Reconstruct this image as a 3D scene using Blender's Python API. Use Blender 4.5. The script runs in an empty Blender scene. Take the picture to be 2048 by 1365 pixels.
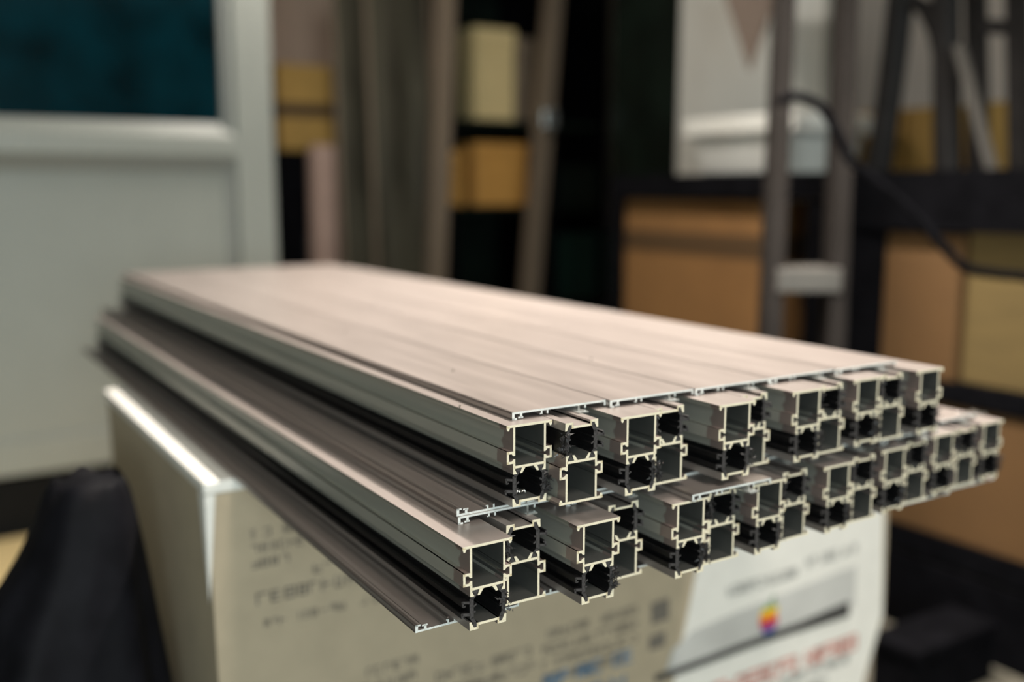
import bpy, bmesh, math, random
from mathutils import Vector, Matrix

scene = bpy.context.scene
COL = scene.collection
HC = 1.10                                   # camera height above the workshop floor (m)

# ------------------------------------------------------------------ camera
cam_d = bpy.data.cameras.new('camera')
cam_d.sensor_width = 36.0
cam_d.lens = 36.0 * 1970 / 2048
cam_d.clip_start = 0.02
cam_d.dof.use_dof = True
cam_d.dof.focus_distance = 0.742
cam_d.dof.aperture_fstop = 2.0
cam = bpy.data.objects.new('camera', cam_d)
COL.objects.link(cam)
# rows: world X, Y, Z axes seen in camera axes (right, up, forward)
R = ((0.849120442, 0.080684836, 0.522000414),
     (-0.528199276, 0.129707000, 0.839155301),
     (0.0, 0.988264161, -0.152754537))
m = Matrix(((R[0][0], R[0][1], -R[0][2], 0), (R[1][0], R[1][1], -R[1][2], 0), (R[2][0], R[2][1], -R[2][2], 0), (0, 0, 0, 1)))
cam.matrix_world = Matrix.Translation((0, 0, HC)) @ m
scene.camera = cam

# ------------------------------------------------------------------ world, exposure, ceiling light
world = bpy.data.worlds.new('world'); scene.world = world
world.use_nodes = True
bg = world.node_tree.nodes['Background']
bg.inputs[0].default_value = (0.80, 0.84, 0.80, 1); bg.inputs[1].default_value = 0.05
vs = scene.view_settings
vs.view_transform = 'Standard'; vs.look = 'None'; vs.gamma = 1.0; vs.use_curve_mapping = False
vs.exposure = 0.0

LAMPS = [  # centre x, y, length along y, watts
    (1.30, 1.35, 1.5, 57.0, 0.06),
    (0.45, -0.55, 0.9, 22.0, 0.30),
    (1.25, 2.92, 0.5, 15.0, 0.20),
]
LAMP_Z = 2.55
lamp_lights = []
for i, (lx, ly, ll, w, lw) in enumerate(LAMPS):
    ld = bpy.data.lights.new('tube_light', 'AREA'); ld.shape = 'RECTANGLE'
    ld.size = lw; ld.size_y = ll; ld.energy = w; ld.color = (1.0, 0.91, 0.82)
    lo = bpy.data.objects.new('tube_light', ld); COL.objects.link(lo)
    lo.location = (lx, ly, LAMP_Z - 0.004)
    ld.spread = math.radians((95, 150, 170)[i])
    lamp_lights.append(lo)

# fill light at an unseen window, added behind the camera to brighten the carton
ADDED_WIN = (-1.05, -3.86, 1.55)
wd = bpy.data.lights.new('window_fill_light', 'AREA'); wd.shape = 'RECTANGLE'; wd.size = 2.0; wd.size_y = 1.2; wd.energy = 150.0; wd.color = (0.86, 0.98, 1.0)
wo = bpy.data.objects.new('window_fill_light', wd); COL.objects.link(wo); wo.location = ADDED_WIN; wo.rotation_euler = (math.radians(90), 0, 0)

# ------------------------------------------------------------------ helpers
def at(px, py, Y=None, X=None):
    """point of the place seen at a pixel of the photograph, on the plane Y = const or X = const"""
    d = (px - 1024, -(py - 682.5), 1970.0)
    w = [sum(R[i][k] * d[k] for k in range(3)) for i in range(3)]
    t = Y / w[1] if Y is not None else X / w[0]
    return Vector((w[0] * t, w[1] * t, w[2] * t + HC))

class MB:
    def __init__(self): self.v = []; self.f = []; self.m = []
    def poly(self, pts, mi=0):
        n = len(self.v); self.v += [tuple(p) for p in pts]; self.f.append(tuple(range(n, n + len(pts)))); self.m.append(mi)
    def prism(self, poly, y0, y1, ms=0, me=None):
        """2D polygon (x, z) pulled along y"""
        me = ms if me is None else me
        n = len(self.v); k = len(poly)
        self.v += [(x, y0, z) for x, z in poly] + [(x, y1, z) for x, z in poly]
        self.f.append(tuple(range(n, n + k))); self.m.append(me)
        self.f.append(tuple(range(n + 2 * k - 1, n + k - 1, -1))); self.m.append(me)
        for i in range(k):
            j = (i + 1) % k
            self.f.append((n + i, n + k + i, n + k + j, n + j)); self.m.append(ms)
    def stroke(self, p, q, t, y0, y1, ms=0, me=None):
        dx, dz = q[0] - p[0], q[1] - p[1]; L = math.hypot(dx, dz); nx, nz = -dz / L * t / 2, dx / L * t / 2
        self.prism([(p[0] + nx, p[1] + nz), (p[0] - nx, p[1] - nz), (q[0] - nx, q[1] - nz), (q[0] + nx, q[1] + nz)], y0, y1, ms, me)
    def box(self, a, b, mi=0):
        (x0, y0, z0), (x1, y1, z1) = a, b
        self.prism([(x0, z0), (x1, z0), (x1, z1), (x0, z1)], y0, y1, mi)
    def hexa(self, c8, mi=0):
        n = len(self.v); self.v += [tuple(p) for p in c8]
        for f in ((0, 1, 2, 3), (7, 6, 5, 4), (0, 4, 5, 1), (1, 5, 6, 2), (2, 6, 7, 3), (3, 7, 4, 0)):
            self.f.append(tuple(n + i for i in f)); self.m.append(mi)
    def bar(self, p, q, wx, wy, up=(0, 0, 1), mi=0):
        p, q = Vector(p), Vector(q); d = (q - p).normalized(); s = d.cross(Vector(up))
        if s.length < 1e-5: s = Vector((1, 0, 0))
        s.normalize(); t = s.cross(d).normalized()
        c = []
        for e in (p, q):
            for a, b in ((-1, -1), (1, -1), (1, 1), (-1, 1)): c.append(e + s * wx / 2 * a + t * wy / 2 * b)
        self.hexa(c, mi)
    def tube(self, pts, r, n=8, mi=0, closed=True):
        pts = [Vector(p) for p in pts]; base = len(self.v); ref = Vector((0, 0, 1))
        for i, p in enumerate(pts):
            d = (pts[min(i + 1, len(pts) - 1)] - pts[max(i - 1, 0)]).normalized()
            s = d.cross(ref)
            if s.length < 1e-3: s = d.cross(Vector((1, 0, 0)))
            s.normalize(); t = s.cross(d)
            rr = r[i] if isinstance(r, (list, tuple)) else r
            for k in range(n):
                a = 2 * math.pi * k / n
                self.v.append(tuple(p + s * rr * math.cos(a) + t * rr * math.sin(a)))
        for i in range(len(pts) - 1):
            for k in range(n):
                a, b = base + i * n + k, base + i * n + (k + 1) % n
                self.f.append((a, b, b + n, a + n)); self.m.append(mi)
        self.f.append(tuple(base + k for k in reversed(range(n)))); self.m.append(mi)
        e = base + (len(pts) - 1) * n
        self.f.append(tuple(e + k for k in range(n))); self.m.append(mi)
    def mesh(self, name, mats, smooth=False, bevel=0):
        me = bpy.data.meshes.new(name); me.from_pydata(self.v, [], self.f)
        for mt in mats: me.materials.append(mt)
        me.polygons.foreach_set('material_index', self.m)
        b = bmesh.new(); b.from_mesh(me); bmesh.ops.recalc_face_normals(b, faces=b.faces[:])
        if bevel:
            bmesh.ops.remove_doubles(b, verts=b.verts[:], dist=1e-6)
            bmesh.ops.bevel(b, geom=b.edges[:], offset=bevel, segments=2, affect='EDGES', profile=0.5)
        b.to_mesh(me); b.free()
        if smooth: me.polygons.foreach_set('use_smooth', [True] * len(me.polygons))
        me.update()
        return me
    def build(self, name, mats, parent=None, smooth=False, bevel=0):
        if not isinstance(mats, (list, tuple)): mats = [mats]
        return link(name, self.mesh(name, mats, smooth, bevel), parent)

def link(name, me, parent=None):
    o = bpy.data.objects.new(name, me); COL.objects.link(o)
    if parent: o.parent = parent
    return o
def empty(name, loc=(0, 0, 0), rz=0):
    o = bpy.data.objects.new(name, None); COL.objects.link(o); o.location = loc; o.rotation_euler = (0, 0, rz)
    o.empty_display_size = 0.05
    return o
def tag(o, label, cat, group=None):
    o['label'] = label; o['category'] = cat
    if group: o['group'] = group
    return o
def structure(o): o['kind'] = 'structure'; return o

# ------------------------------------------------------------------ materials
def mat(name, col, rough=0.5, metal=0.0, noise=0.0, scale=20.0, stretch=(1, 1, 1), bump=0.0, spec=0.5, coat=0.0, trans=0.0, col2=None, rvar=0.0):
    mt = bpy.data.materials.new(name); mt.use_nodes = True
    nt = mt.node_tree; p = nt.nodes['Principled BSDF']
    p.inputs['Base Color'].default_value = (*col, 1); p.inputs['Roughness'].default_value = rough
    p.inputs['Metallic'].default_value = metal; p.inputs['Specular IOR Level'].default_value = spec
    p.inputs['Coat Weight'].default_value = coat; p.inputs['Coat Roughness'].default_value = 0.15
    p.inputs['Transmission Weight'].default_value = trans
    if noise or bump or rvar or col2:
        tc = nt.nodes.new('ShaderNodeTexCoord'); mp = nt.nodes.new('ShaderNodeMapping'); mp.inputs['Scale'].default_value = stretch
        nz = nt.nodes.new('ShaderNodeTexNoise'); nz.inputs['Scale'].default_value = scale; nz.inputs['Detail'].default_value = 4
        nt.links.new(tc.outputs['Object'], mp.inputs['Vector']); nt.links.new(mp.outputs[0], nz.inputs['Vector'])
        if noise or col2:
            rp = nt.nodes.new('ShaderNodeValToRGB')
            c1 = col; c2 = col2 or tuple(min(1, c * (1 + noise)) for c in col); c0 = col if col2 else tuple(c * (1 - noise) for c in c1)
            rp.color_ramp.elements[0].color = (*c0, 1); rp.color_ramp.elements[1].color = (*c2, 1)
            rp.color_ramp.elements[0].position = 0.32; rp.color_ramp.elements[1].position = 0.68
            nt.links.new(nz.outputs['Fac'], rp.inputs[0]); nt.links.new(rp.outputs[0], p.inputs['Base Color'])
        if rvar:
            mr = nt.nodes.new('ShaderNodeMapRange'); mr.inputs[3].default_value = rough - rvar; mr.inputs[4].default_value = rough + rvar
            nt.links.new(nz.outputs['Fac'], mr.inputs[0]); nt.links.new(mr.outputs[0], p.inputs['Roughness'])
        if bump:
            bp = nt.nodes.new('ShaderNodeBump'); bp.inputs['Strength'].default_value = bump; bp.inputs['Distance'].default_value = 0.002
            nt.links.new(nz.outputs['Fac'], bp.inputs['Height']); nt.links.new(bp.outputs[0], p.inputs['Normal'])
    return mt

M = {}
M['lacquer'] = mat('brown_grey_lacquer', (0.375, 0.326, 0.30), 0.36, 0.5, noise=0.06, scale=9, stretch=(6, 0.6, 6), rvar=0.05)
def film_lacquer():
    mt = mat('filmed_lacquer', (0.52, 0.51, 0.45), 0.40, 0.5, noise=0.05, scale=9, stretch=(6, 0.6, 6), rvar=0.05)
    nt = mt.node_tree; p = nt.nodes['Principled BSDF']; old = p.inputs['Base Color'].links[0].from_socket
    tc = nt.nodes.new('ShaderNodeTexCoord'); sx = nt.nodes.new('ShaderNodeSeparateXYZ'); nt.links.new(tc.outputs['Object'], sx.inputs[0])
    nz = nt.nodes.new('ShaderNodeTexNoise'); nz.inputs['Scale'].default_value = 55; nt.links.new(tc.outputs['Object'], nz.inputs['Vector'])
    ad = nt.nodes.new('ShaderNodeMath'); ad.operation = 'MULTIPLY_ADD'; ad.inputs[1].default_value = 0.022; nt.links.new(nz.outputs['Fac'], ad.inputs[0]); nt.links.new(sx.outputs['Y'], ad.inputs[2])
    mr = nt.nodes.new('ShaderNodeMapRange'); mr.inputs[1].default_value = 0.0235; mr.inputs[2].default_value = 0.0255; nt.links.new(ad.outputs[0], mr.inputs[0])
    mx = nt.nodes.new('ShaderNodeMix'); mx.data_type = 'RGBA'; mx.inputs[6].default_value = (0.34, 0.27, 0.245, 1)
    nt.links.new(mr.outputs[0], mx.inputs[0]); nt.links.new(old, mx.inputs[7]); nt.links.new(mx.outputs[2], p.inputs['Base Color'])
    return mt
M['film'] = film_lacquer()
M['bare'] = mat('bare_darkened_aluminium', (0.25, 0.255, 0.24), 0.45, 0.8, noise=0.08, scale=40)
M['cut'] = mat('sawn_aluminium', (0.88, 0.80, 0.61), 0.5, 0.1, noise=0.10, scale=900)
M['mill'] = mat('mill_aluminium', (0.74, 0.76, 0.74), 0.26, 0.85, noise=0.05, scale=300)
M['polyamide'] = mat('black_polyamide', (0.007, 0.0065, 0.007), 0.5, noise=0.3, scale=200, spec=0.3)
M['burr'] = mat('black_plastic_burr', (0.035, 0.033, 0.034), 0.4)
M['polyamide_cut'] = mat('sawn_black_polyamide', (0.050, 0.046, 0.046), 0.6, noise=0.4, scale=900)
M['chip'] = mat('bright_aluminium_chip', (0.85, 0.85, 0.82), 0.18, 1.0)
M['copper_chip'] = mat('brown_coated_chip', (0.62, 0.44, 0.38), 0.25, 0.9)
M['kraft_print'] = mat('beige_printed_board', (0.45, 0.375, 0.265), 0.75, noise=0.05, scale=30)
M['white_board'] = mat('white_board', (0.80, 0.79, 0.74), 0.6, noise=0.03, scale=30)
M['rim'] = mat('lit_off_white_edge', (0.80, 0.79, 0.74), 0.6, noise=0.04, scale=30)
M['ink'] = mat('dark_ink', (0.17, 0.15, 0.125), 0.7)
M['ink_grey'] = mat('grey_ink', (0.30, 0.30, 0.29), 0.7)
M['photo_grey'] = mat('pale_grey_print', (0.52, 0.52, 0.50), 0.6, noise=0.15, scale=7)
M['ink_black'] = mat('charcoal_ink', (0.05, 0.05, 0.05), 0.6)
M['ink_blue'] = mat('blue_ink', (0.075, 0.20, 0.36), 0.6)
M['ink_red'] = mat('red_ink', (0.62, 0.20, 0.16), 0.6)
M['door_white'] = mat('greyish_white_coating', (0.37, 0.385, 0.35), 0.42, noise=0.03, scale=5)
M['bead_grey'] = mat('grey_gasket_bead', (0.30, 0.31, 0.29), 0.5)
M['dark_rubber'] = mat('dark_rubber', (0.008, 0.008, 0.008), 0.7, spec=0.15)
M['black_cloth'] = mat('black_cloth', (0.006, 0.006, 0.008), 0.6, noise=0.3, scale=20, bump=0.05, spec=0.08)
M['kraft'] = mat('brown_corrugated_board', (0.165, 0.080, 0.022), 0.75, noise=0.06, scale=12)
M['kraft_light'] = mat('yellow_brown_board', (0.125, 0.085, 0.027), 0.8, noise=0.10, scale=6, stretch=(1, 1, 8))
M['kraft_dark'] = mat('dark_brown_corrugated_board', (0.105, 0.052, 0.0145), 0.8, noise=0.06, scale=12)
M['kraft_gold'] = mat('golden_board', (0.40, 0.24, 0.06), 0.75, noise=0.08, scale=8)
M['tape_shadow'] = mat('brown_tape_and_shadow', (0.060, 0.032, 0.011), 0.6)
M['cream'] = mat('cream_board', (0.72, 0.56, 0.28), 0.6, noise=0.04)
M['orange_board'] = mat('orange_tan_board', (0.60, 0.30, 0.07), 0.6, noise=0.06)
M['black_paint'] = mat('black_painted_metal', (0.004, 0.004, 0.005), 0.8, noise=0.3, scale=20, spec=0.02)
M['black_green'] = mat('dark_green_board', (0.005, 0.010, 0.007), 0.5, noise=0.5, scale=4, spec=0.15)
M['teal_box'] = mat('dark_teal_plastic', (0.008, 0.036, 0.029), 0.5, spec=0.2)
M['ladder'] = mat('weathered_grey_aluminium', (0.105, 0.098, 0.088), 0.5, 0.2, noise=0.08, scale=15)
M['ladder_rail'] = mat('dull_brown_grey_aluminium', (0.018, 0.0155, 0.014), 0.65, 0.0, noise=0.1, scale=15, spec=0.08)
M['ladder_dark'] = mat('dark_bronze_metal', (0.014, 0.0125, 0.012), 0.6, noise=0.2, scale=15, spec=0.2)
M['frame_brown'] = mat('taupe_frame', (0.21, 0.16, 0.115), 0.45, 0.2, noise=0.05)
M['white_plastic'] = mat('white_plastic', (0.72, 0.72, 0.675), 0.45, noise=0.02)
M['triangle_tan'] = mat('pinkish_tan_shadow', (0.30, 0.23, 0.19), 0.8, noise=0.08, scale=40)
M['roll'] = mat('dusty_pink_roll', (0.46, 0.31, 0.25), 0.7, noise=0.05)
M['floor'] = mat('dusty_concrete', (0.14, 0.13, 0.10), 0.7, noise=0.2, scale=3, bump=0.1)
M['wall_tan'] = mat('tan_plaster', (0.50, 0.355, 0.27), 0.85, noise=0.05, scale=2)
M['wall_pink'] = mat('pinkish_grey_plaster', (0.66, 0.56, 0.49), 0.85, noise=0.05, scale=2)
M['wall_grey'] = mat('grey_plaster', (0.31, 0.32, 0.285), 0.85, noise=0.05, scale=2)
M['ceiling'] = mat('ceiling_board', (0.55, 0.52, 0.47), 0.85, noise=0.04, scale=3)
M['lamp_body'] = mat('lamp_housing', (0.75, 0.75, 0.73), 0.4)
M['sheet_glass'] = mat('greenish_sheet_glass', (0.085, 0.078, 0.055), 0.25, noise=0.5, scale=3.5, stretch=(2.2, 1, 0.35), spec=0.5, trans=0.25)
M['door_glass'] = mat('dark_teal_glass', (0.0006, 0.018, 0.026), 0.10, noise=0.55, scale=4.5, spec=0.35)

# ------------------------------------------------------------------ room
b = MB(); b.box((-2.6, -4.1, -0.08), (3.4, 5.2, 0)); structure(b.build('floor', M['floor']))
b = MB(); b.box((-2.6, 5.0, 0), (3.4, 5.12, 2.9)); structure(b.build('wall_back', M['wall_tan']))
b = MB(); b.box((3.2, -4.1, 0), (3.32, 5.0, 2.9)); structure(b.build('wall_right', M['wall_pink']))
b = MB(); b.box((-2.6, -4.1, 0), (-2.48, 5.0, 2.9)); structure(b.build('wall_left', M['wall_grey']))
b = MB(); b.box((-2.6, -4.1, 2.9), (3.4, 5.2, 2.98)); structure(b.build('ceiling', M['ceiling']))
b = MB(); b.box((-2.48, -4.1, 0), (3.2, -3.98, 2.9)); structure(b.build('wall_front', M['wall_grey']))
w1 = structure(empty('added_window_1', (ADDED_WIN[0], -3.98, ADDED_WIN[2])))  # unseen window, added as the source of the front light
b = MB(); b.box((-1.0, .0, -.6), (1.0, .02, .6)); b.build('pane', M['white_plastic'], w1)
for x in (-1.04, -.02, 1.0):
    b = MB(); b.box((x, 0, -.64), (x + .04, .07, .64)); b.build('window_frame', M['door_white'], w1)
for z in (-.64, .6):
    b = MB(); b.box((-1.0, 0, z), (1.0, .07, z + .04)); b.build('window_frame', M['door_white'], w1)
for i, (lx, ly, ll, w, lw) in enumerate(LAMPS):
    t = empty('ceiling_lamp', (lx, ly, LAMP_Z))
    tag(t, ('long white ceiling lamp hanging above the profile stack', 'white ceiling lamp hanging behind the camera',
            'short white ceiling lamp hanging before the white door')[i], 'lamp', 'ceiling lamps')
    b = MB(); b.prism([(-0.19, 0), (0.19, 0), (0.12, 0.07), (-0.12, 0.07)], -ll / 2 - .03, ll / 2 + .03); b.build('lamp_housing', M['lamp_body'], t)
    for s in (-1, 1):
        b = MB(); b.tube([(0, s * ll * .4, 0.06), (0, s * ll * .4, 2.9 - LAMP_Z)], 0.006, 6); b.build('hanger_rod', M['lamp_body'], t)

# ------------------------------------------------------------------ the aluminium profiles
MM = 0.001
LEN = 1.53
def S(pts, flip):
    """section points in mm measured from the top left of the flange, to metres above the base"""
    out = []
    for x, z in pts:
        z = 65 + z
        if flip: x, z = 42 - x, 65 - z
        out.append((x * MM, z * MM))
    return out
def sec(b, flip, polys=(), strokes=(), ms=0, me=1, y0=0.0):
    for p in polys: b.prism(S(p, flip), y0, LEN, ms, me)
    for p, q, t in strokes:
        P, Q = S([p, q], flip); b.stroke(P, Q, t * MM, y0, LEN, ms, me)
def rect(x0, x1, z0, z1): return [(x0, z1), (x1, z1), (x1, z0), (x0, z0)]
def mir(polys): return [[(42 - x, z) for x, z in p] for p in polys]

def profile_meshes(flip):
    half = [rect(6, 7.8, -21, -1.5),                                         # box wall
            [(0, -2), (0, 0), (3.2, -2), (3.0, -2.6), (2.2, -4.4), (0.9, -4.2)],   # hook of the flange
            rect(0.8, 7.8, -22.6, -20.6), rect(0.3, 2.2, -30.4, -20.6), rect(0.3, 7.8, -30.4, -28.5),   # side groove
            [(4.4, -22.4), (7.8, -22.4), (7.8, -24.4), (6.2, -24.4)], [(6.2, -27.0), (7.8, -27.0), (7.8, -28.7), (4.4, -28.7)],
            rect(6, 7.9, -36.2, -30), [(6, -36), (7.9, -36), (9.6, -39), (6, -39)],     # outer jaw
            [(14.2, -34.0), (17.6, -34.0), (14.2, -38.8), (12.2, -38.8)]]               # inner jaw
    box = MB()
    sec(box, flip, [rect(0, 42, -2, 0), rect(7, 35, -34.4, -32.4)] + half + mir(half))
    basehalf = [rect(5.4, 12.8, -65, -63.2), [(5.4, -63.4), (5.2, -58.6), (6.8, -58.6), (9.0, -63.4)], rect(11.4, 12.9, -64.5, -60.0), [(12.9, -60), (11.2, -60), (12.2, -63.4), (12.9, -63.4)]]
    base = MB()
    sec(base, flip, [rect(11.6, 30.4, -62.0, -60.1)] + basehalf + mir(basehalf))
    head = [[(8.2, -34.6), (13.6, -34.6), (11.6, -38.2), (10.0, -38.2)], [(9.2, -59.5), (10.8, -59.5), (11.6, -63.0), (7.8, -63.0)]]
    st = [((10.8, -37.6), (7.4, -41.4), 2.6), ((7.4, -40.6), (7.4, -56.2), 3.4), ((7.2, -55.4), (10.0, -60), 2.6), ((8.4, -47.6), (11.4, -45.6), 1.3), ((8.4, -50.6), (10.8, -51.6), 1.3)]
    fingers = [((6.4, -43.6), (-0.4, -42.2), 1.9), ((-0.2, -41.4), (0.5, -45.8), 1.5), ((0.5, -45.6), (2.4, -45.4), 1.2), ((6.4, -52.8), (-1.2, -51.4), 2.2), ((-0.8, -50.6), (-0.2, -54.4), 1.6)]
    sl = MB(); sec(sl, flip, head, st + fingers, 0, 1, 0.0004)
    sr = MB(); sec(sr, flip, mir(head), [((42 - p[0], p[1]), (42 - q[0], q[1]), t) for p, q, t in st], 0, 1, 0.0004)
    for k, f in enumerate(box.f):                                  # the chamber is not coated inside; its metal is darkened to deepen the shade
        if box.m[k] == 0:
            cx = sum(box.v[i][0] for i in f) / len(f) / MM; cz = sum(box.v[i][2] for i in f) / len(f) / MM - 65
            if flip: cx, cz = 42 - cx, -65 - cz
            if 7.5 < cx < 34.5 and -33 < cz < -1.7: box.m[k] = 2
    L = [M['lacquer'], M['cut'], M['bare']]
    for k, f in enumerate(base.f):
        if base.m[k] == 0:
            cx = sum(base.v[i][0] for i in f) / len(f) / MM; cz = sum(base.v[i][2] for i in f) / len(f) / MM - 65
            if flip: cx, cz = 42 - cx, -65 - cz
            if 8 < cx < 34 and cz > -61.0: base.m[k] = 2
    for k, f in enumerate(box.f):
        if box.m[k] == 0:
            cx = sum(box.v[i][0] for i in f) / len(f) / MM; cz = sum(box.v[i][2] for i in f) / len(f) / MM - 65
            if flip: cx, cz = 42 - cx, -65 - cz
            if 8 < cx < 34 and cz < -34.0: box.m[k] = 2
            if cz > -0.3: box.m[k] = 3  # outer flange face takes the pinker lacquer for the lamp's pink cast
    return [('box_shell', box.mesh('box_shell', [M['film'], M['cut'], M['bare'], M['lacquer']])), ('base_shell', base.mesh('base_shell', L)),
            ('insulating_strip', sl.mesh('insulating_strip', [M['polyamide'], M['polyamide_cut']])), ('insulating_strip', sr.mesh('insulating_strip', [M['polyamide'], M['polyamide_cut']]))]
PM = {False: profile_meshes(False), True: profile_meshes(True)}

def burr_mesh(seed, flip, n):
    rnd = random.Random(seed); b = MB()
    for i in range(n):
        x = rnd.gauss(37.2, 2.0); z = rnd.uniform(-57, -40); y = -abs(rnd.gauss(0, 2.2)) + 0.8
        (X, Z), = S([(x, z)], flip)
        c = Vector((X, y * MM, Z)); s = rnd.uniform(0.8, 2.6) * MM
        pts = [c + Vector((rnd.gauss(0, 1), rnd.gauss(0, .8), rnd.gauss(0, 1))) * s * (0.35 if k < 2 else 1) for k in range(4)]
        k = len(b.v); b.v += [tuple(p) for p in pts]
        for f in ((0, 1, 2), (0, 3, 1), (1, 3, 2), (0, 2, 3)): b.f.append(tuple(k + q for q in f)); b.m.append(0)
    return b.mesh('saw_burr', [M['burr']])
BURR = {(f, s): burr_mesh(s, f, 80 if s != 2 else 30) for f in (False, True) for s in range(3)}

ORD = ['leftmost', 'second', 'third', 'fourth', 'fifth', 'sixth', 'seventh', 'eighth']
def profile(x, y, z, flip, label, group, seed):
    t = empty('aluminium_profile', (x * MM, y * MM, HC + z * MM)); tag(t, label, 'profile', group)
    for n, me in PM[flip]: link(n, me, t)
    link('saw_burr', BURR[(flip, seed % 3)], t)
    return t

ZU = -178 - 65          # base of the upper layer (mm from the eye)
ZL = ZU - 77            # base of the lower layer
UA = [(381.2, 620.7), (472.3, 597.0), (568.5, 588.0), (662.0, 594.0), (753.0, 602.0), (844.0, 600.0)]
UI = [(418.6, 604.0), (510.0, 607.0), (606.3, 606.0), (699.5, 601.0), (790.5, 604.0)]
LA = [(327.4, 593.6), (423.7, 587.4), (520.0, 588.6), (615.0, 592.0), (711.0, 596.5), (805.0, 606.0), (900.3, 617.0), (992.3, 622.0)]
LI = [(373.0, 616.5), (468.0, 612.7), (564.5, 598.0), (660.0, 604.0), (755.5, 604.0), (850.0, 614.0), (946.0, 622.0)]
def oword(i, n):
    return 'leftmost' if i == 0 else 'rightmost' if i == n - 1 else ORD[i] + ' from the left'
for i, (x, y) in enumerate(UA):
    profile(x, y, ZU, False, f'brown-grey aluminium profile with its hollow box upward, {oword(i, 6)} of the upper layer', 'box-up profiles of the upper layer', i)
for i, (x, y) in enumerate(UI):
    profile(x, y, ZU, True, f'brown-grey aluminium profile with its hollow box downward, {oword(i, 5)} of the upper layer', 'box-down profiles of the upper layer', i + 1)
for i, (x, y) in enumerate(LA):
    profile(x, y, ZL, False, f'brown-grey aluminium profile with its hollow box upward, {oword(i, 8)} of the lower layer', 'box-up profiles of the lower layer', i + 2)
for i, (x, y) in enumerate(LI):
    profile(x, y, ZL, True, f'brown-grey aluminium profile with its hollow box downward, {oword(i, 7)} of the lower layer', 'box-down profiles of the lower layer', i + 1)

# flat cover profiles: a plate with a gasket lip, posts and a foot
CW = 91.0
def cover_meshes(up):
    def P(pts): return [(x * MM, (z + 6 if not up else -z) * MM) for x, z in pts]
    plate = MB(); plate.prism(P(rect(0, CW, -1.6, 0)), 0, LEN, 0, 1)
    for p in (rect(27, 28.4, -4.4, -1), rect(32.6, 34, -4.4, -1), rect(26, 28, -4.4, -3.6), rect(69.5, 71, -4.4, -1), rect(89.4, CW, -4.6, -1)): plate.prism(P(p), 0, LEN, 0, 1)
    lip = MB()
    for p in (rect(0, 2.3, -6, 0), rect(0, 4.4, -6, -4.7), rect(7.2, 9.4, -5, -1), rect(5.6, 10.2, -5.3, -4.0)): lip.prism(P(p), -0.0002, LEN, 0, 1)
    foot = MB()
    for p, e in ((rect(60.8, 62.6, -5.6, -1), -.003), (rect(56.6, 66.6, -6, -4.9), -.010)): foot.prism(P(p), e, LEN, 0, 0)
    return [('face_plate', plate.mesh('face_plate', [M['lacquer'], M['cut_bright']])), ('gasket_lip', lip.mesh('gasket_lip', [M['lacquer'], M['cut_bright']])),
            ('clip_foot', foot.mesh('clip_foot', [M['mill']]))]
M['cut_bright'] = mat('bright_sawn_aluminium', (0.86, 0.90, 0.87), 0.35, 0.25, noise=0.12, scale=700)
CM = {u: cover_meshes(u) for u in (False, True)}
def cover(x, y, z, up, label, group):
    t = empty('cover_profile', (x * MM, y * MM, HC + z * MM)); tag(t, label, 'cover profile', group)
    for n, me in CM[up]: link(n, me, t)
L3 = [(395, 635), (486.5, 630), (578.5, 629), (670.5, 630), (757.0, 628)]
for i, (x, y) in enumerate(L3):
    cover(x, y, ZU + 65, False, f'flat pinkish-brown cover profile, {oword(i, 5)} of the five forming the top surface', 'cover profiles on top of the stack')
for i in range(6):
    cover(348 + 91.6 * i, 640 - (i % 3) * 5, ZU - 6, True, f'flat brown cover profile with its lip upward under the upper layer, {oword(i, 6)}', 'cover profiles under the upper layer')
for i in range(7):
    cover(348 + 95.2 * i, (638, 630, 585, 633, 628, 622, 640)[i], ZL + 65, False, f'flat cover profile with its lip downward on the lower layer, {oword(i, 7)}', 'cover profiles on the lower layer')
for i in range(8):
    cover(303 + 91.8 * i, 623 + (i % 3) * 6, ZL - 6, True, f'flat brown cover profile with its lip upward under the lower layer, {oword(i, 8)}', 'cover profiles under the lower layer')

# ------------------------------------------------------------------ printed carton under the stack
CZ = HC + (ZL - 6) * MM
CX0, CX1, CY0, CY1 = 0.273, 1.470, 1.091, 1.70
carton = empty('printed_carton', (0.85, 1.4, 0)); tag(carton, 'large white and beige printed carton carrying the stack of profiles', 'carton')
def local(p): return Vector(p) - Vector((0.85, 1.4, 0))
def cbuild(b, name, mt, bevel=0):
    b.v = [tuple(local(v)) for v in b.v]; return b.build(name, mt, carton, bevel=bevel)
T = CZ - 0.003
FY = CY0
pr1, pr2 = at(1766, 1232, FY), at(1728, 1365, FY)
poly = [(CX0 + .012, 0), (pr2.x - .10, 0), (pr2.x, pr2.z), (pr1.x, pr1.z), (CX1, T), (CX0, T)]
b = MB(); b.prism(poly, CY0, CY1); cbuild(b, 'carton_body', M['kraft_print'])
b = MB(); b.box((CX0 - .004, CY0 - .004, T - .012), (CX1 + .003, CY1 + .004, CZ)); cbuild(b, 'lit_rim', M['rim'], bevel=.003)  # off-white strip, with the top edge's catch of light in its colour
b = MB(); c0 = (CX0 - .003, CY0 - .003)
b.poly([(c0[0], c0[1] + .03, T - .012), (c0[0], c0[1], T - .012), (c0[0], c0[1], T - .14)]); b.poly([(c0[0], c0[1], T - .012), (c0[0] + .012, c0[1], T - .012), (c0[0], c0[1], T - .14)])
cbuild(b, 'worn_lit_corner', M['white_board'])  # white wedge: worn board edge, with the light it catches painted in

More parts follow.
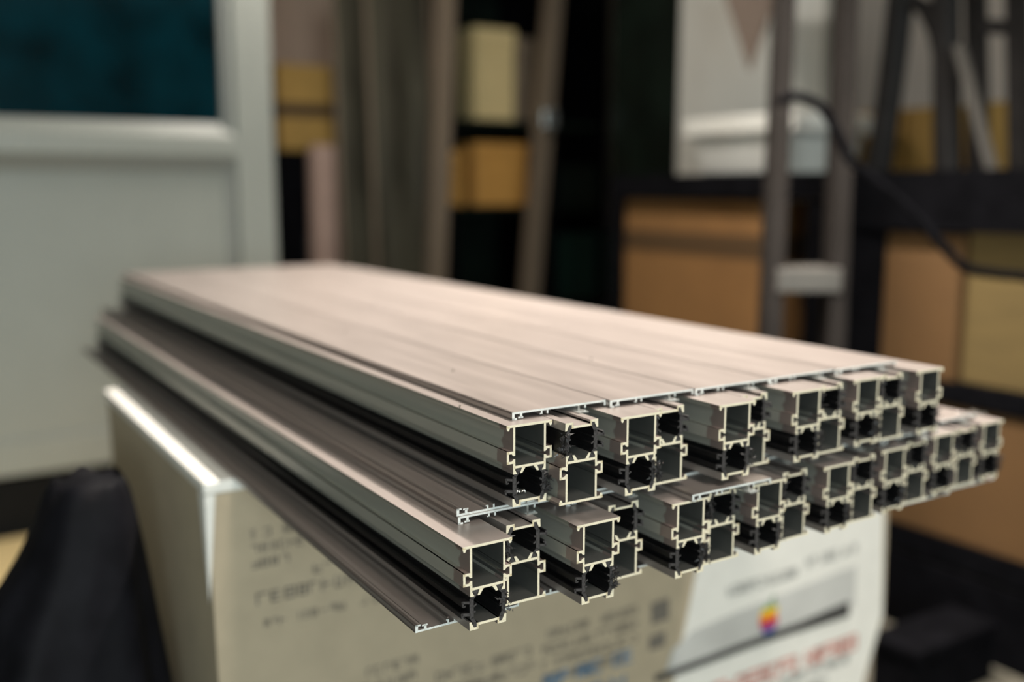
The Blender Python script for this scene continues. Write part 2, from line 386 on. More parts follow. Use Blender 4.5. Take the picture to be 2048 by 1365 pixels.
def face(px, py, d): p = at(px, py, FY); return Vector((p.x, FY - d, p.z))
def quad_print(pts, name, mt, d):
    b = MB(); q = [face(x, y, d) for x, y in pts]; back = [v + Vector((0, .0004, 0)) for v in q]
    n = len(q); b.v = [tuple(v) for v in q + back]
    b.f = [tuple(range(n)), tuple(reversed(range(n, 2 * n)))] + [(i, (i + 1) % n, n + (i + 1) % n, n + i) for i in range(n)]; b.m = [0] * len(b.f)
    cbuild(b, name, mt)
quad_print([(1340, 1400), (1395, 1130), (1410, 900), (1769, 900), (1764, 1232), (1727, 1362), (1722, 1380)], 'white_print', M['white_board'], .0006)
quad_print([(1385, 1262), (1470, 1225), (1712, 1130), (1708, 1212), (1330, 1346), (1345, 1300)], 'product_picture', M['photo_grey'], .0011)
quad_print([(1308, 1352), (1500, 1280), (1600, 1244), (1697, 1204), (1697, 1228), (1600, 1262), (1500, 1296), (1310, 1366)], 'picture_line', M['ink_black'], .0016)
quad_print([(1585, 1250), (1697, 1202), (1697, 1232), (1590, 1266)], 'picture_line', M['ink_black'], .0020)

def writing(px0, py0, px1, py1, rows, hgt, name, mt, d, seed, gap=.35, end=None):
    """lines of unreadable small print: rows of short strokes between two pixel corners (left end, right end of the first line)"""
    rnd = random.Random(seed); A = face(px0, py0, d); B = face(px1, py1, d)
    b = MB(); z0 = (A.z + B.z) / 2
    for r in range(rows):
        x = A.x; zt = z0 - r * hgt * 1.75; xe = B.x - (rnd.uniform(0, .3) * (B.x - A.x) if r == rows - 1 and rows > 1 else 0)
        while x < xe:
            w = hgt * rnd.uniform(.5, .95)
            if rnd.random() < .12: x += w; continue
            t = hgt * .17
            y0, y1 = FY - d, FY - d + .0003
            if rnd.random() < .7: b.box((x, y0, zt - hgt), (x + t, y1, zt))
            if rnd.random() < .7: b.box((x, y0, zt - t), (x + w, y1, zt))
            if rnd.random() < .6: b.box((x, y0, zt - hgt), (x + w, y1, zt - hgt + t))
            if rnd.random() < .6: b.box((x, y0, zt - hgt * .55), (x + w, y1, zt - hgt * .55 + t))
            if rnd.random() < .6: b.box((x + w - t, y0, zt - hgt), (x + w, y1, zt))
            x += w + hgt * gap * rnd.uniform(.5, 1.2)
    cbuild(b, name, mt)['kind'] = 'stuff'
writing(500, 1062, 598, 1043, 3, .0105, 'small_print', M['ink'], .0006, 1)
writing(512, 1188, 770, 1132, 1, .0145, 'small_print', M['ink'], .0006, 2)
writing(626, 1130, 760, 1102, 1, .0115, 'small_print', M['ink'], .0006, 22)
writing(528, 1238, 800, 1180, 1, .010, 'small_print', M['ink'], .0006, 3)
writing(722, 1340, 832, 1312, 3, .012, 'small_print', M['ink'], .0006, 4)
writing(1085, 1268, 1272, 1208, 4, .013, 'small_print', M['ink'], .0006, 5, .2)
writing(872, 1345, 1060, 1296, 3, .014, 'small_print', M['ink'], .0006, 6, .2)
writing(1085, 1352, 1265, 1298, 2, .021, 'blue_lettering', M['ink_blue'], .0009, 7, .12)
quad_print([(1302, 1208), (1338, 1196), (1338, 1238), (1302, 1250)], 'printed_symbol', M['ink'], .0006)
quad_print([(1298, 1275), (1330, 1263), (1330, 1292), (1298, 1303)], 'printed_symbol', M['ink'], .0006)
writing(1455, 1180, 1590, 1130, 1, .016, 'small_print', M['ink_grey'], .0012, 8, .2)
writing(1612, 1122, 1706, 1084, 1, .016, 'small_print', M['ink_grey'], .0012, 9, .2)
writing(1425, 1372, 1708, 1266, 1, .030, 'red_lettering', M['ink_red'], .0012, 10, .12)
writing(1560, 1360, 1695, 1306, 2, .016, 'small_print', M['ink_grey'], .0012, 11, .2)

# rainbow-striped apple emblem printed on the carton
ac = face(1537, 1238, .0022); AW = .043; AH = .056
def apple_outline(n=72):
    pts = []
    for k in range(n):
        a = 2 * math.pi * k / n; x, z = math.cos(a), math.sin(a)
        r = 1.0
        xx = x * (1.0 + .10 * z); zz = z * .98
        if z > 0: zz -= .26 * math.exp(-(x / .22) ** 2)            # dip at the stem
        else: zz += .14 * math.exp(-(x / .16) ** 2)                 # dip at the bottom
        if xx > 0:                                                  # bite on the right side
            d = math.hypot(xx - 1.22, zz - .18)
            if d < .46: xx = 1.22 - math.sqrt(max(0, .46 ** 2 - (zz - .18) ** 2))
        pts.append((xx, zz))
    return pts
def clip(poly, z0, z1):
    for sgn, lim in ((1, z0), (-1, -z1)):
        out = []
        for i in range(len(poly)):
            p, q = poly[i], poly[(i + 1) % len(poly)]
            fp, fq = sgn * p[1] - lim, sgn * q[1] - lim
            if fp >= 0: out.append(p)
            if fp * fq < 0: t = fp / (fp - fq); out.append((p[0] + t * (q[0] - p[0]), p[1] + t * (q[1] - p[1])))
        poly = out
    return poly
cols = [('green', (.11, .38, .06)), ('yellow', (.85, .55, .02)), ('orange', (.80, .26, .02)), ('red', (.62, .03, .04)), ('violet', (.25, .04, .22)), ('blue', (.02, .13, .42))]
ol = apple_outline()
for k, (cn, cc) in enumerate(cols):
    pm = mat('emblem_' + cn, cc, .6); z1 = 1.0 - k / 3; z0 = 1.0 - (k + 1) / 3
    pl = clip(ol, z0, z1)
    if len(pl) < 3: continue
    b = MB(); b.prism([(ac.x + x * AW / 2 * 1.05, ac.z + z * AH / 2) for x, z in pl], ac.y, ac.y + .0004); cbuild(b, 'emblem_stripe', pm)
b = MB(); b.prism([(ac.x + x * AW / 2, ac.z + z * AH / 2) for x, z in [(0.02, .86), (.10, 1.12), (.30, 1.34), (.50, 1.42), (.46, 1.18), (.30, .98)]], ac.y, ac.y + .0004); cbuild(b, 'emblem_leaf', mat('emblem_leaf_green', (.05, .16, .04), .6))

# ------------------------------------------------------------------ black cloth heaped beside the carton
b = MB(); NU, NV = 88, 30
keys = [(0.0, -.10, .262), (.30, -.06, .262), (.466, -.012, .258), (.60, .045, .240), (.66, .085, .232), (.70, .108, .226), (.735, .122, .220), (.752, .135, .212)]
def ext(z):
    for (za, a0, a1), (zb, b0, b1) in zip(keys, keys[1:]):
        if za <= z <= zb:
            t = (z - za) / (zb - za); return a0 + t * (b0 - a0), a1 + t * (b1 - a1)
    return keys[-1][1:]
rnd = random.Random(5)
for j in range(NV + 1):
    v = j / NV; z = .752 * (1 - v ** 1.35); l, r = ext(z); cx, rx = (l + r) / 2, (r - l) / 2
    for i in range(NU):
        a = 2 * math.pi * i / NU
        fold = 1 + min(1, v * 1.6) * (.11 * math.sin(6 * a + 1.1 + v * 1.2) + .04 * math.sin(11 * a + .4 - v * 2))
        fold = min(fold, 1.0) if math.cos(a) > .75 else fold
        ry = .05 + .10 * min(1, v * 1.5)
        b.v.append((cx + rx * math.cos(a) * fold, 1.25 + ry * math.sin(a) * fold, z + .006 * math.sin(5 * a + 9 * v) * (1 - v)))
for j in range(NV):
    for i in range(NU):
        p, q = j * NU + i, j * NU + (i + 1) % NU
        b.f.append((p, q, q + NU, p + NU)); b.m.append(0)
b.f.append(tuple(range(NU))); b.m.append(0)
tag(b.build('black_cloth', M['black_cloth'], smooth=True), 'black cloth heaped in hanging folds on the floor left of the printed carton', 'cloth')

# ------------------------------------------------------------------ white door leaf at the back left
DY = 3.40
def span(px): return at(px, 400, DY).x
def hgt(px, py): return at(px, py, DY).z
door = structure(empty('door_1', (0.6, DY, 0)))
def dbox(name, x0, x1, z0, z1, yd0, yd1, mt, bevel=0.004):
    b = MB(); b.box((x0 - .6, yd0, z0), (x1 - .6, yd1, z1)); return b.build(name, M[mt] if isinstance(mt, str) else mt, door, bevel=bevel)
XL, XS, XR = -0.55, span(472), span(547)
ZB, ZR0, ZR1 = hgt(0, 955), hgt(0, 306), hgt(0, 262)
dbox('stile', XS, XR, .10, 2.25, -.03, .04, 'door_white')
dbox('stile', XL - .12, XL, .10, 2.25, -.03, .04, 'door_white')
dbox('stile_bead', XS - .035, XS, ZB, 2.2, -.008, .03, 'bead_grey')
dbox('mid_rail', XL, XS - .0, ZR0, ZR1, -.04, .04, 'door_white')
b = MB(); b.hexa([(XL - .6, -.022, ZR1), (XS - .6, -.022, ZR1), (XS - .6, .02, ZR1), (XL - .6, .02, ZR1), (XL - .6, .012, ZR1 + .045), (XS - .6, .012, ZR1 + .045), (XS - .6, .02, ZR1 + .045), (XL - .6, .02, ZR1 + .045)]); b.build('glazing_bead', M['door_white'], door)
b = MB(); b.hexa([(XL - .6, .004, ZR0 - .055), (XS - .6, .004, ZR0 - .055), (XS - .6, .02, ZR0 - .055), (XL - .6, .02, ZR0 - .055), (XL - .6, -.03, ZR0), (XS - .6, -.03, ZR0), (XS - .6, .02, ZR0), (XL - .6, .02, ZR0)]); b.build('panel_bead', M['bead_grey'], door)
dbox('kick_panel', XL, XS - .03, ZB + .11, ZR0 - .05, .0, .03, 'door_white')
dbox('bottom_rail', XL, XS, ZB, ZB + .11, -.012, .035, 'door_white')
dbox('glass_pane', XL, XS, ZR1 + .04, 2.17, .014, .022, 'door_glass', 0)
dbox('top_rail', XL, XS, 2.15, 2.25, -.03, .04, 'door_white')
dbox('gap_shadow', XL - .12, XR, 0, ZB - .012, .0, .05, 'dark_rubber')  # dark strip put in for the shaded gap under the door

# ------------------------------------------------------------------ things along the back wall
def wbox(name, px0, px1, py0, py1, Y, depth, mt, floor=False, bevel=.004, parent=None):
    a, c = at(px0, py1, Y), at(px1, py0, Y)
    z0 = 0 if floor else a.z
    b = MB(); b.box((a.x, Y, z0), (c.x, Y + depth, c.z)); return b.build(name, M[mt], parent, bevel=bevel), (a.x, c.x, z0, c.z)

def carton_thing(name, x0, x1, y0, y1, z0, z1, mt, label, group=None, tapeface='y', bandz=None):
    cx, cy = (x0 + x1) / 2, (y0 + y1) / 2
    t = empty(name, (cx, cy, z0)); tag(t, label, 'carton', group)
    hx, hy, h = (x1 - x0) / 2, (y1 - y0) / 2, z1 - z0
    b = MB(); b.box((-hx, -hy, 0), (hx, hy, h - .004)); b.build('carton_body', M[mt], t, bevel=.004)
    for s in (-1, 1):
        b = MB()
        if tapeface == 'y': b.box((-hx, s * hy if s < 0 else .003, h - .004), (hx, -.003 if s < 0 else hy, h))
        else: b.box((-hx if s < 0 else .003, -hy, h - .004), (-.003 if s < 0 else hx, hy, h))
        b.build('top_flap', M[mt], t)
    if bandz is not None:
        za, zb = bandz
        b = MB(); b.box((-hx - .0015, -hy - .0015, za * h), (hx + .0015, hy + .0015, zb * h)); b.build('strap_and_shadow_band', M['tape_shadow'], t)  # strap band; on the rack's brown carton it paints the strap's shadow
    return t

# black cupboard with a small carton on it
p0, p1 = at(545, 300, 4.4), at(690, 300, 4.4)
cup = empty('low_cupboard', ((p0.x + p1.x) / 2, 4.58, 0)); tag(cup, 'black low cupboard behind the white door, under a small carton', 'cupboard')
hw = (p1.x - p0.x) / 2
b = MB(); b.box((-hw, -.18, 0), (hw, .2, p0.z)); b.build('cupboard_body', M['black_paint'], cup, bevel=.004)
for s in (-1, 1):
    b = MB(); b.box((min(s * .005, s * (hw - .01)), -.195, .06), (max(s * .005, s * (hw - .01)), -.182, p0.z - .03)); d_ = b.build('cupboard_door', M['black_paint'], cup)
    b = MB(); b.tube([(s * .03, -.21, p0.z * .55), (s * .03, -.21, p0.z * .7)], .005, 6); b.build('handle', M['ladder'], d_)
q0, q1 = at(560, 300, 4.42), at(682, 135, 4.42)
carton_thing('small_carton', q0.x, q1.x, 4.42, 4.7, p0.z, q1.z, 'kraft_gold', 'small brown carton standing on the black cupboard beside the door', bandz=(.40, .55))
# rolled mat
r0, r1 = at(652, 560, 4.28), at(655, 292, 4.28)
roll = empty('rolled_mat', (r0.x, 4.28, 0)); tag(roll, 'dusty pink rolled mat standing upright before the black cupboard', 'roll')
b = MB(); b.tube([(0, 0, 0), (0, .0, .5), (.004, 0, r1.z - .05), (.006, 0, r1.z)], [.075, .072, .07, .062], 20); b.build('roll_body', M['roll'], roll, smooth=False)
b = MB(); b.tube([(0, 0, .62), (0.001, 0, .66)], [.079, .078], 20); b.build('tie_band', M['tape_shadow'], roll)

# leaning sheets of glass
def slab(name, px0, px1, Y, zt, lean, thick, mt, label, cat, group=None, z0=0.0, skew=0.0):
    a, c = at(px0, 560, Y), at(px1, 560, Y); cx = (a.x + c.x) / 2; w = (c.x - a.x) / 2
    t = empty(name, (cx, Y, z0)); tag(t, label, cat, group)
    b = MB(); b.hexa([(-w, 0, 0), (w, 0, 0), (w, thick, 0), (-w, thick, 0), (-w + skew, lean, zt), (w + skew, lean, zt), (w + skew, lean + thick, zt), (-w + skew, lean + thick, zt)])
    b.build('pane', M[mt], t)
    for s in (-1, 1):
        b = MB(); b.bar((s * (w - .006), thick / 2, 0), (s * (w - .006) + skew, lean + thick / 2, zt), .016, thick + .006, up=(0, 1, 0)); b.build('edge_guard', M['frame_brown'], t)
    return t
slab('glass_sheet', 694, 800, 3.95, 1.95, .22, .010, 'sheet_glass', 'dark greenish glass sheet leaning at the back, the one nearer the pink roll', 'glass sheet', 'leaning glass sheets', skew=.05)
slab('glass_sheet', 760, 888, 3.86, 2.1, .22, .010, 'sheet_glass', 'dark greenish glass sheet leaning against the taupe window frame', 'glass sheet', 'leaning glass sheets', skew=.05)

# leaning taupe frame
FYB = 3.72
def fpt(px, py, Y): return at(px, py, Y)
lf0, lf1 = fpt(880, 560, FYB), fpt(915, 0, FYB)
rf0, rf1 = fpt(1068, 585, FYB), fpt(1134, 0, FYB)
def ext_line(a, c, z): t = (z - a.z) / (c.z - a.z); return a.x + t * (c.x - a.x)
fr = empty('window_frame', (ext_line(lf0, lf1, 0) + .2, FYB, 0)); tag(fr, 'tall taupe aluminium window frame leaning in front of the dark shelf', 'frame')
def fl(px_a, px_c, z, y=0): return Vector((ext_line(px_a, px_c, z), FYB + z * .06, z)) - fr.location
for a, c in ((lf0, lf1), (rf0, rf1)):
    b = MB(); b.bar(fl(a, c, 0.0), fl(a, c, 2.1), .075, .06, up=(0, 1, 0)); b.build('stile', M['frame_brown'], fr)
for z in (.06, 2.06):
    b = MB(); b.bar(fl(lf0, lf1, z), fl(rf0, rf1, z), .06, .055, up=(0, 1, 0)); b.build('rail', M['frame_brown'], fr)
hz = at(1090, 240, FYB).z
b = MB(); hp = fl(rf0, rf1, hz); b.hexa([hp + Vector(v) for v in ((-.045, -.075, -.035), (.03, -.075, -.035), (.03, -.03, -.035), (-.045, -.03, -.035), (-.045, -.075, .05), (.03, -.075, .05), (.03, -.03, .05), (-.045, -.03, .05))]); b.build('frame_bracket', M['mill'], fr, bevel=.008)

# dark shelf unit behind it
SY = 4.05
s0, s1 = at(900, 400, SY), at(1212, 400, SY)
sh = empty('shelf_unit', ((s0.x + s1.x) / 2, SY, 0)); tag(sh, 'tall black and dark green shelf unit standing against the back wall', 'shelf')
sw = (s1.x - s0.x) / 2
levels = [.10, at(980, 520, SY + .02).z * .72, at(980, 412, SY + .02).z, at(980, 240, SY + .02).z, 2.2]
b = MB(); b.box((-sw, .50, 0), (sw, .52, 2.3)); b.build('back_board', M['black_green'], sh)
for x in (-sw, -sw + .56, sw - .04):
    b = MB(); b.box((x, 0, 0), (x + .04, .5, 2.3)); b.build('upright', M['black_paint'], sh)
for z in levels:
    b = MB(); b.box((-sw + .04, .01, z - .03), (sw - .04, .5, z)); b.build('shelf_board', M['black_green'], sh)
def on_shelf(name, px0, px1, py_top, lev, depth, mt, label, cat, dy=.02):
    Y = SY + dy; a, c = at(px0, py_top, Y), at(px1, py_top, Y)
    t = empty(name, ((a.x + c.x) / 2, Y + depth / 2, levels[lev])); tag(t, label, cat)
    w, h = (c.x - a.x) / 2, a.z - levels[lev]
    b = MB(); b.box((-w, -depth / 2, 0), (w, depth / 2, h * .80)); b.build('box_body', M[mt], t, bevel=.006)
    b = MB(); b.box((-w - .004, -depth / 2 - .004, h * .80), (w + .004, depth / 2 + .004, h)); b.build('box_lid', M[mt], t, bevel=.006)
on_shelf('cream_box', 948, 1030, 52, 3, .25, 'cream', 'tall cream box on the upper shelf, seen inside the taupe frame', 'box')
on_shelf('narrow_box', 1036, 1068, 75, 3, .25, 'frame_brown', 'narrow brown box beside the cream box on the upper shelf', 'box')
on_shelf('orange_box', 950, 1055, 285, 2, .26, 'orange_board', 'orange tan box on the shelf below the cream box', 'box')
on_shelf('small_orange_box', 893, 928, 300, 2, .22, 'orange_board', 'small orange box left of the larger orange tan box', 'box', -.0)
on_shelf('teal_crate', 1115, 1235, 470, 1, .30, 'teal_box', 'dark teal crate on the lower shelf at the right of the frame', 'crate')
on_shelf('black_case', 1120, 1215, 330, 2, .30, 'black_green', 'black case on the middle shelf at the right of the frame', 'case')

# tall dark cabinet in the corner
KX = 2.66
k0, k1 = at(1368, 300, X=KX).y, at(1222, 300, X=KX).y
kb = empty('tall_cabinet', (KX + .26, (k0 + k1) / 2, 0)); tag(kb, 'tall black-green cabinet in the corner, left of the white board', 'cabinet')
hk = (k1 - k0) / 2
b = MB(); b.box((-.24, -hk, 0), (.26, hk, 2.2)); b.build('cabinet_body', M['black_green'], kb, bevel=.005)
for s_ in (-1, 1):
    b = MB(); b.box((-.262, min(s_ * .004, s_ * (hk - .01)), .05), (-.242, max(s_ * .004, s_ * (hk - .01)), 2.17)); d_ = b.build('cabinet_door', M['black_green'], kb)
    b = MB(); b.tube([(-.28, s_ * .03, 1.0), (-.28, s_ * .03, 1.14)], .006, 6); b.build('handle', M['ladder_dark'], d_)

# ------------------------------------------------------------------ rack with cartons along the right wall
RX = 2.10
def ax(px, py, X=RX): return at(px, py, X=X)
ZT0 = ax(1240, 396).z; ZT1 = ax(1240, 352).z
ZM = ax(1775, 742).z - .0
ZLOW = ax(1800, 1050).z
rack = empty('storage_rack', (RX + .3, 1.8, 0)); tag(rack, 'black storage rack holding cartons along the right wall', 'rack')
Y0, Y1 = .55, ax(1240, 396).y + .03
def rbox(name, x0, x1, y0, y1, z0, z1, mt='black_paint'):
    b = MB(); b.box((x0 - RX - .3, y0 - 1.8, z0), (x1 - RX - .3, y1 - 1.8, z1)); return b.build(name, M[mt], rack)
rbox('shelf_board', RX - .02, RX + .75, Y0, Y1, ZT0 + .005, ZT1)
rbox('shelf_board', RX + .0, RX + .75, Y0, Y1, ZM - .05, ZM)
rbox('shelf_board', RX + .0, RX + .75, Y0, Y1, ZLOW - .06, ZLOW)
for y in (Y0, 1.66, Y1 - .05):
    for x in (RX - .015, RX + .70):
        rbox('upright', x, x + .05, y, y + .05, 0, ZT0 + .006)
rbox('side_panel', RX + .02, RX + .70, 1.715, 1.735, ZM, ZT0 + .005)
rbox('front_panel', RX - .012, RX + .0, ax(1768, 600).y, 1.85, .3, ZT0 + .004)
rbox('front_panel', RX - .012, RX + .0, Y0 + .06, 1.64, ZLOW - .26, ZLOW - .07)
rbox('drop_front', RX - .025, RX - .0, Y0 + .06, ax(1768, 600).y + .1, ax(1900, 462).z, ZT0 + .004)
a, c = ax(1232, 396, RX + .01), ax(1530, 425, RX + .01)
carton_thing('brown_carton', RX + .01, RX + .55, c.y - .03, a.y - .04, ZM, ZT0 - .005, 'kraft', 'brown carton with a painted strap shadow on the rack, behind the left of the ladder', 'cartons on the rack', 'x', (.60, .76))
a, c = ax(1772, 466), ax(1925, 470)
carton_thing('brown_carton', RX + .0, RX + .5, c.y, a.y, ZM, ax(1900, 470).z, 'kraft_dark', 'plain brown carton on the rack just right of the ladder', 'cartons on the rack', 'x')
carton_thing('yellow_carton', RX + .02, RX + .45, c.y - .42, c.y - .006, ZM, ax(1990, 462).z, 'kraft_light', 'lighter yellow-brown carton at the right edge of the picture', 'cartons on the rack', 'x')
carton_thing('brown_carton', RX + .01, RX + .6, Y0 + .08, 1.62, ZLOW, ax(2020, 838).z, 'kraft_dark', 'long brown carton on the low shelf, seen under the right end of the stack', 'cartons on the rack', 'x')
# dark clutter on the middle shelf edge
b = MB(); rr = random.Random(3)
g0 = ax(1960, 790)
carton_thing('grey_case', RX + .03, RX + .3, 1.02, 1.30, ax(2020, 838).z + .002, ax(2020, 838).z + .05, 'ladder_dark', 'flat dark grey case lying on the long low carton', None, 'x')

# things standing on the rack
wz = ZT1
def rk(px, X): return at(px, 360, X=X).y
bx = 2.22
y_a, y_b = rk(1562, bx), rk(1385, bx)
t = empty('white_bin', (bx + .18, (y_a + y_b) / 2, wz)); tag(t, 'white plastic bin with a wide lid on top of the rack', 'bin')
h1 = at(1470, 272, X=bx).z - wz; hy = (y_b - y_a) / 2
b = MB(); b.hexa([(-.15, -hy * .94, 0), (.15, -hy * .94, 0), (.15, hy * .94, 0), (-.15, hy * .94, 0), (-.18, -hy, h1), (.18, -hy, h1), (.18, hy, h1), (-.18, hy, h1)]); b.build('bin_body', M['white_plastic'], t, bevel=.01)
b = MB(); b.box((-.20, -hy - .06, h1), (.20, hy + .035, h1 + .06)); b.build('bin_lid', M['white_plastic'], t, bevel=.012)
px_ = 2.61
ya, yb = rk(1650, px_), rk(1352, px_)
t = empty('display_board', (px_, (ya + yb) / 2, wz)); tag(t, 'large white board standing upright behind the white bin on the rack', 'board')
hy2 = (yb - ya) / 2
b = MB(); b.box((0, -hy2, 0), (.03, hy2, .95)); b.build('board', M['white_plastic'], t, bevel=.004)
b = MB(); b.box((-.012, -hy2 - .006, 0), (.036, -hy2 + .02, .96)); b.build('edge_strip', M['bead_grey'], t)
ct = [at(1438, -40, X=2.40), at(1560, -40, X=2.40), at(1497, 140, X=2.40)]  # triangular piece added for the shadow-like shape before the white board
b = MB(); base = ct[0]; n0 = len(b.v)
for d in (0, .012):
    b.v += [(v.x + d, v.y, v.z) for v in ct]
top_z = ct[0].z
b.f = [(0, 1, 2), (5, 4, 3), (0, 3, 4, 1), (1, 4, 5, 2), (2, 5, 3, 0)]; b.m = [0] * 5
cl = empty('shadow_triangle', tuple((ct[0] + ct[1]) / 2)); tag(cl, 'pinkish tan triangle added for a shadow shape before the white board', 'cloth')
b.v = [tuple(Vector(v) - cl.location) for v in b.v]; b.build('triangle_piece', M['triangle_tan'], cl)
b = MB(); q = [Vector(c_) - cl.location for c_ in ct[:2]]; b.tube([q[0] + Vector((.006, .05, 0)), q[1] + Vector((.006, -.05, 0))], .012, 8); b.build('hanging_rail', M['ladder_dark'], cl)
for s in (0, 1):
    b = MB(); b.tube([q[s] + Vector((.006, 0, 0)), q[s] + Vector((.006, 0, 2.9 - top_z))], .004, 6); b.build('hanger_wire', M['ladder_dark'], cl)

# cartons at the rear of the rack top
for i, (pa, pb) in enumerate(((1705, 1800), (1806, 1896), (1955, 2040))):
    X = 2.66; y_hi, y_lo = rk(pa, X), rk(pb, X)
    carton_thing('yellow_carton', X, X + .17, y_lo, y_hi, wz, at(1850, 215, X=X).z, 'kraft_gold',
                 ('yellow-brown carton on the rack top, nearest the ladder', 'yellow-brown carton on the rack top, behind the arched black trestle', 'yellow-brown carton on the rack top, at the far right')[i], 'cartons on the rack top', 'x')

# black trestle and bars on the rack top
def pole_thing(name, label, cat, segs, X, w=.045, mt='ladder_dark', group=None):
    pts = [[at(px, py, X=X) for px, py in s] for s in segs]
    for s in pts:                                            # the first point of each leg stands on the rack
        a_, b_ = s[0], s[1]; u = (ZT1 + .001 - a_.z) / (b_.z - a_.z); s[0] = a_ + (b_ - a_) * u
    zmin = ZT1
    org = Vector((X, pts[0][0].y, zmin)); t = empty(name, tuple(org)); tag(t, label, cat, group)
    for s in pts:
        b = MB()
        if len(s) == 2: b.bar(s[0] - org, s[1] - org, w, w * .7, up=(1, 0, 0))
        else: b.tube([p - org for p in s], w / 2, 10)
        b.build('leg' if len(s) == 2 else 'arched_leg', M[mt], t)
    return t
X = 2.32
zpx = lambda px: 362
tr = pole_thing('black_trestle', 'black metal trestle with an arched leg on the rack top', 'trestle', [[(1748, 380), (1765, 290), (1790, 100), (1808, -60)], [(1895, 374), (1893, 150), (1891, -60)]], X, .072)
b = MB(); arch = [at(px, py, X=X) - tr.location for px, py in ((1795, 60), (1808, 20), (1830, 4), (1852, 18), (1872, 60), (1884, 120))]; b.tube(arch, .022, 10); b.build('arched_brace', M['ladder_dark'], tr)
lean = pole_thing('grey_bar', 'pale grey slanted bar leaning beside the black trestle', 'bar', [[(1994, 378), (1918, 90)]], 2.26, .024, 'ladder')
tr2 = pole_thing('black_stand', 'black upright stand with a cross bar at the right edge', 'stand', [[(2040, 376), (2034, -60)], [(1958, 372), (1950, -60)]], 2.36, .045)
b = MB(); b.bar(at(1950, 52, X=2.36) - tr2.location, at(2036, 56, X=2.36) - tr2.location, .035, .03, up=(1, 0, 0)); b.build('cross_bar', M['ladder_dark'], tr2)

# pale sheet of board on the floor at the left, dark case on the floor at the right
f0 = at(60, 1130, Y=2.9)
b = MB(); b.box((-.55, 2.35, 0), (.62, 3.36, .012)); tag(b.build('floor_board', M['cream'], bevel=.003), 'pale cream board lying flat on the floor below the white door', 'board')
g0, g1 = at(1745, 1265, X=1.75), at(1838, 1275, X=1.75)
t = empty('floor_case', (1.93, (g0.y + g1.y) / 2, 0)); tag(t, 'black case standing on the floor right of the printed carton', 'case')
hy_ = abs(g0.y - g1.y) / 2
b = MB(); b.box((-.18, -hy_, 0), (.10, hy_, g0.z * .8)); b.build('case_body', M['black_paint'], t, bevel=.006)
b = MB(); b.box((-.185, -hy_ - .004, g0.z * .8), (.105, hy_ + .004, g0.z)); b.build('case_lid', M['black_paint'], t, bevel=.006)

# ------------------------------------------------------------------ stepladder before the rack
lad = empty('stepladder', (1.76, 1.78, 0)); tag(lad, 'grey aluminium stepladder with flat treads standing before the rack', 'ladder')
D = 2.30                                             # distance of the ladder along the view
def dp(px, py, d):
    v = ((px - 1024) / 1970 * d, -(py - 682.5) / 1970 * d, d)
    return Vector([sum(R[i][k] * v[k] for k in range(3)) for i in range(3)]) + Vector((0, 0, HC))
def line_to(a, c, z): t = (z - a.z) / (c.z - a.z); return a + (c - a) * t
lb, lt = dp(1540, 640, D), dp(1568, 0, D + .06)
rb, rt = dp(1664, 690, D), dp(1692, 0, D + .06)
side = Vector((R[0][0], R[1][0], 0)).normalized()
rails = [(line_to(lb, lt, 0.0), line_to(lb, lt, 2.2)), (line_to(rb, rt, 0.0), line_to(rb, rt, 2.2))]
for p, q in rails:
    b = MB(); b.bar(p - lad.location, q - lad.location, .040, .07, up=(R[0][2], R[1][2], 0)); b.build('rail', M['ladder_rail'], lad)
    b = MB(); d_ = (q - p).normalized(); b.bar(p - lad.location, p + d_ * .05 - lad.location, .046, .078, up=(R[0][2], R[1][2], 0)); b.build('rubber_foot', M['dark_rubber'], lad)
z_step = dp(1600, 535, D).z
step_z = [z_step - .56, z_step - .28, z_step]
for z in step_z:
    a, c = line_to(lb, lt, z), line_to(rb, rt, z); b = MB()
    fwd = Vector((R[0][2], R[1][2], 0)).normalized()
    q = []
    for dz in (-.055, 0):
        q += [a - fwd * .055 + Vector((0, 0, dz)), c - fwd * .055 + Vector((0, 0, dz)), c + fwd * .07 + Vector((0, 0, dz)), a + fwd * .07 + Vector((0, 0, dz))]
    b.hexa([v - lad.location for v in q]); b.build('tread', M['ladder'], lad, bevel=.004)
a, c = rails[0][1], rails[1][1]; b = MB(); b.bar(a - lad.location, c - lad.location, .16, .04, up=(0, 0, 1)); b.build('top_cap', M['ladder'], lad)
for k, (p, q) in enumerate(rails):
    foot = Vector((p.x, p.y, 0)) + Vector((p.x, p.y, 0)).normalized() * .34 ; foot = Vector((min(foot.x, 2.04), foot.y, 0))
    b = MB(); b.bar(q + fwd * .05 - Vector((0, 0, .03)) - lad.location, foot - lad.location, .036, .03, up=(R[0][2], R[1][2], 0)); b.build('rear_leg', M['ladder_dark'], lad)

# black strap hanging from the ladder
sp = [dp(1556, 205, 1.98), dp(1590, 192, 1.96), dp(1640, 212, 1.95), dp(1672, 262, 1.95), dp(1700, 318, 1.95), dp(1752, 362, 1.95), dp(1820, 420, 1.94), dp(1880, 486, 1.93), dp(1930, 535, 1.92), dp(1990, 548, 1.91), dp(2060, 556, 1.90), dp(2160, 580, 1.88)]
sm = []
for i in range(len(sp) - 1):
    p0_, p1_, p2_, p3_ = sp[max(i - 1, 0)], sp[i], sp[i + 1], sp[min(i + 2, len(sp) - 1)]
    for k in range(5):
        u = k / 5; sm.append(.5 * ((2 * p1_) + (p2_ - p0_) * u + (2 * p0_ - 5 * p1_ + 4 * p2_ - p3_) * u * u + (3 * p1_ - p0_ - 3 * p2_ + p3_) * u ** 3))
b = MB(); b.tube(sm, .010, 8)
tag(b.build('black_strap', M['black_paint'], smooth=True), 'black strap slung from the stepladder across to the right', 'strap')

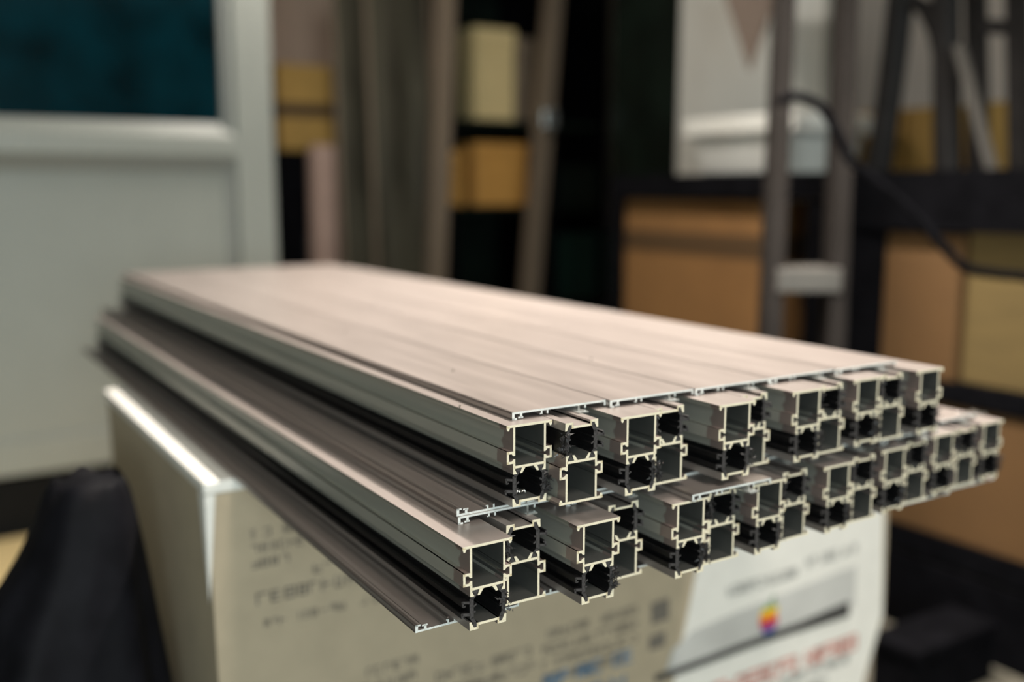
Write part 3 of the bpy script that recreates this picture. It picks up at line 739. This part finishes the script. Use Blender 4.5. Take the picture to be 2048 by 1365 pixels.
# ------------------------------------------------------------------ swarf
def curls(name, loc, n, spread, r, mt, label, seed, group=None):
    rnd = random.Random(seed); t = empty(name, loc); tag(t, label, 'metal chips', group)
    b = MB()
    for k in range(n):
        c = Vector((rnd.gauss(0, spread), rnd.gauss(0, spread * .8), abs(rnd.gauss(0, spread * .35)) + r * .9)); ax_ = rnd.uniform(0, 6.28); rr_ = r * rnd.uniform(.5, 1.2); tw = rnd.uniform(2, 5)
        pts = [c + Vector((rr_ * math.cos(a_) * math.cos(ax_) + a_ * r * .15, rr_ * math.cos(a_) * math.sin(ax_), rr_ * math.sin(a_) * .8)) for a_ in [tw * q_ / 7 for q_ in range(8)]]
        b.tube(pts, r * .16, 4)
    b.build('metal_curl', mt, t); return t
p = Vector((.348, .602, HC + (ZU + 5) * MM))
curls('metal_shavings', (.381 + .0195, .632, HC + (ZU + 5.0) * MM), 16, .0022, .0016, M['chip'], 'tiny bright metal shavings inside the leftmost profile of the upper layer', 1)
curls('metal_shavings', (.303 + .042, .628, HC + (ZL - 4.5) * MM), 60, .0036, .0014, M['copper_chip'], 'pinkish pile of metal shavings on the lowest left cover profile', 2)
curls('metal_shavings', (.985, .630, HC + (ZL + 71) * MM), 30, .010, .0024, M['chip'], 'bright metal shavings on the lower layer at the right end', 3)
for i, (px, py) in enumerate(((690, 667), (905, 745), (919, 817), (1182, 722))):
    d = (px - 1024, -(py - 682.5), 1970.0); w = [sum(R[r_][k] * d[k] for k in range(3)) for r_ in range(3)]
    zz = (ZU + 71 if i != 2 else ZU + 65) * MM; t_ = zz / w[2]
    b = MB(); b.tube([(0, 0, .0007), (.0012, .0016, .0016), (.003, .0019, .0008)], [.0005, .0010, .0004], 6)
    o = b.build('metal_flake', M['chip']); o.location = (w[0] * t_, w[1] * t_, HC + zz)
    tag(o, ('bright metal flake on the far middle of the top surface', 'bright metal flake near the front left of the top surface', 'bright metal flake on the leftmost upper profile beside the cover edge', 'bright metal flake on the right half of the top surface')[i], 'metal flake', 'metal flakes on the stack')
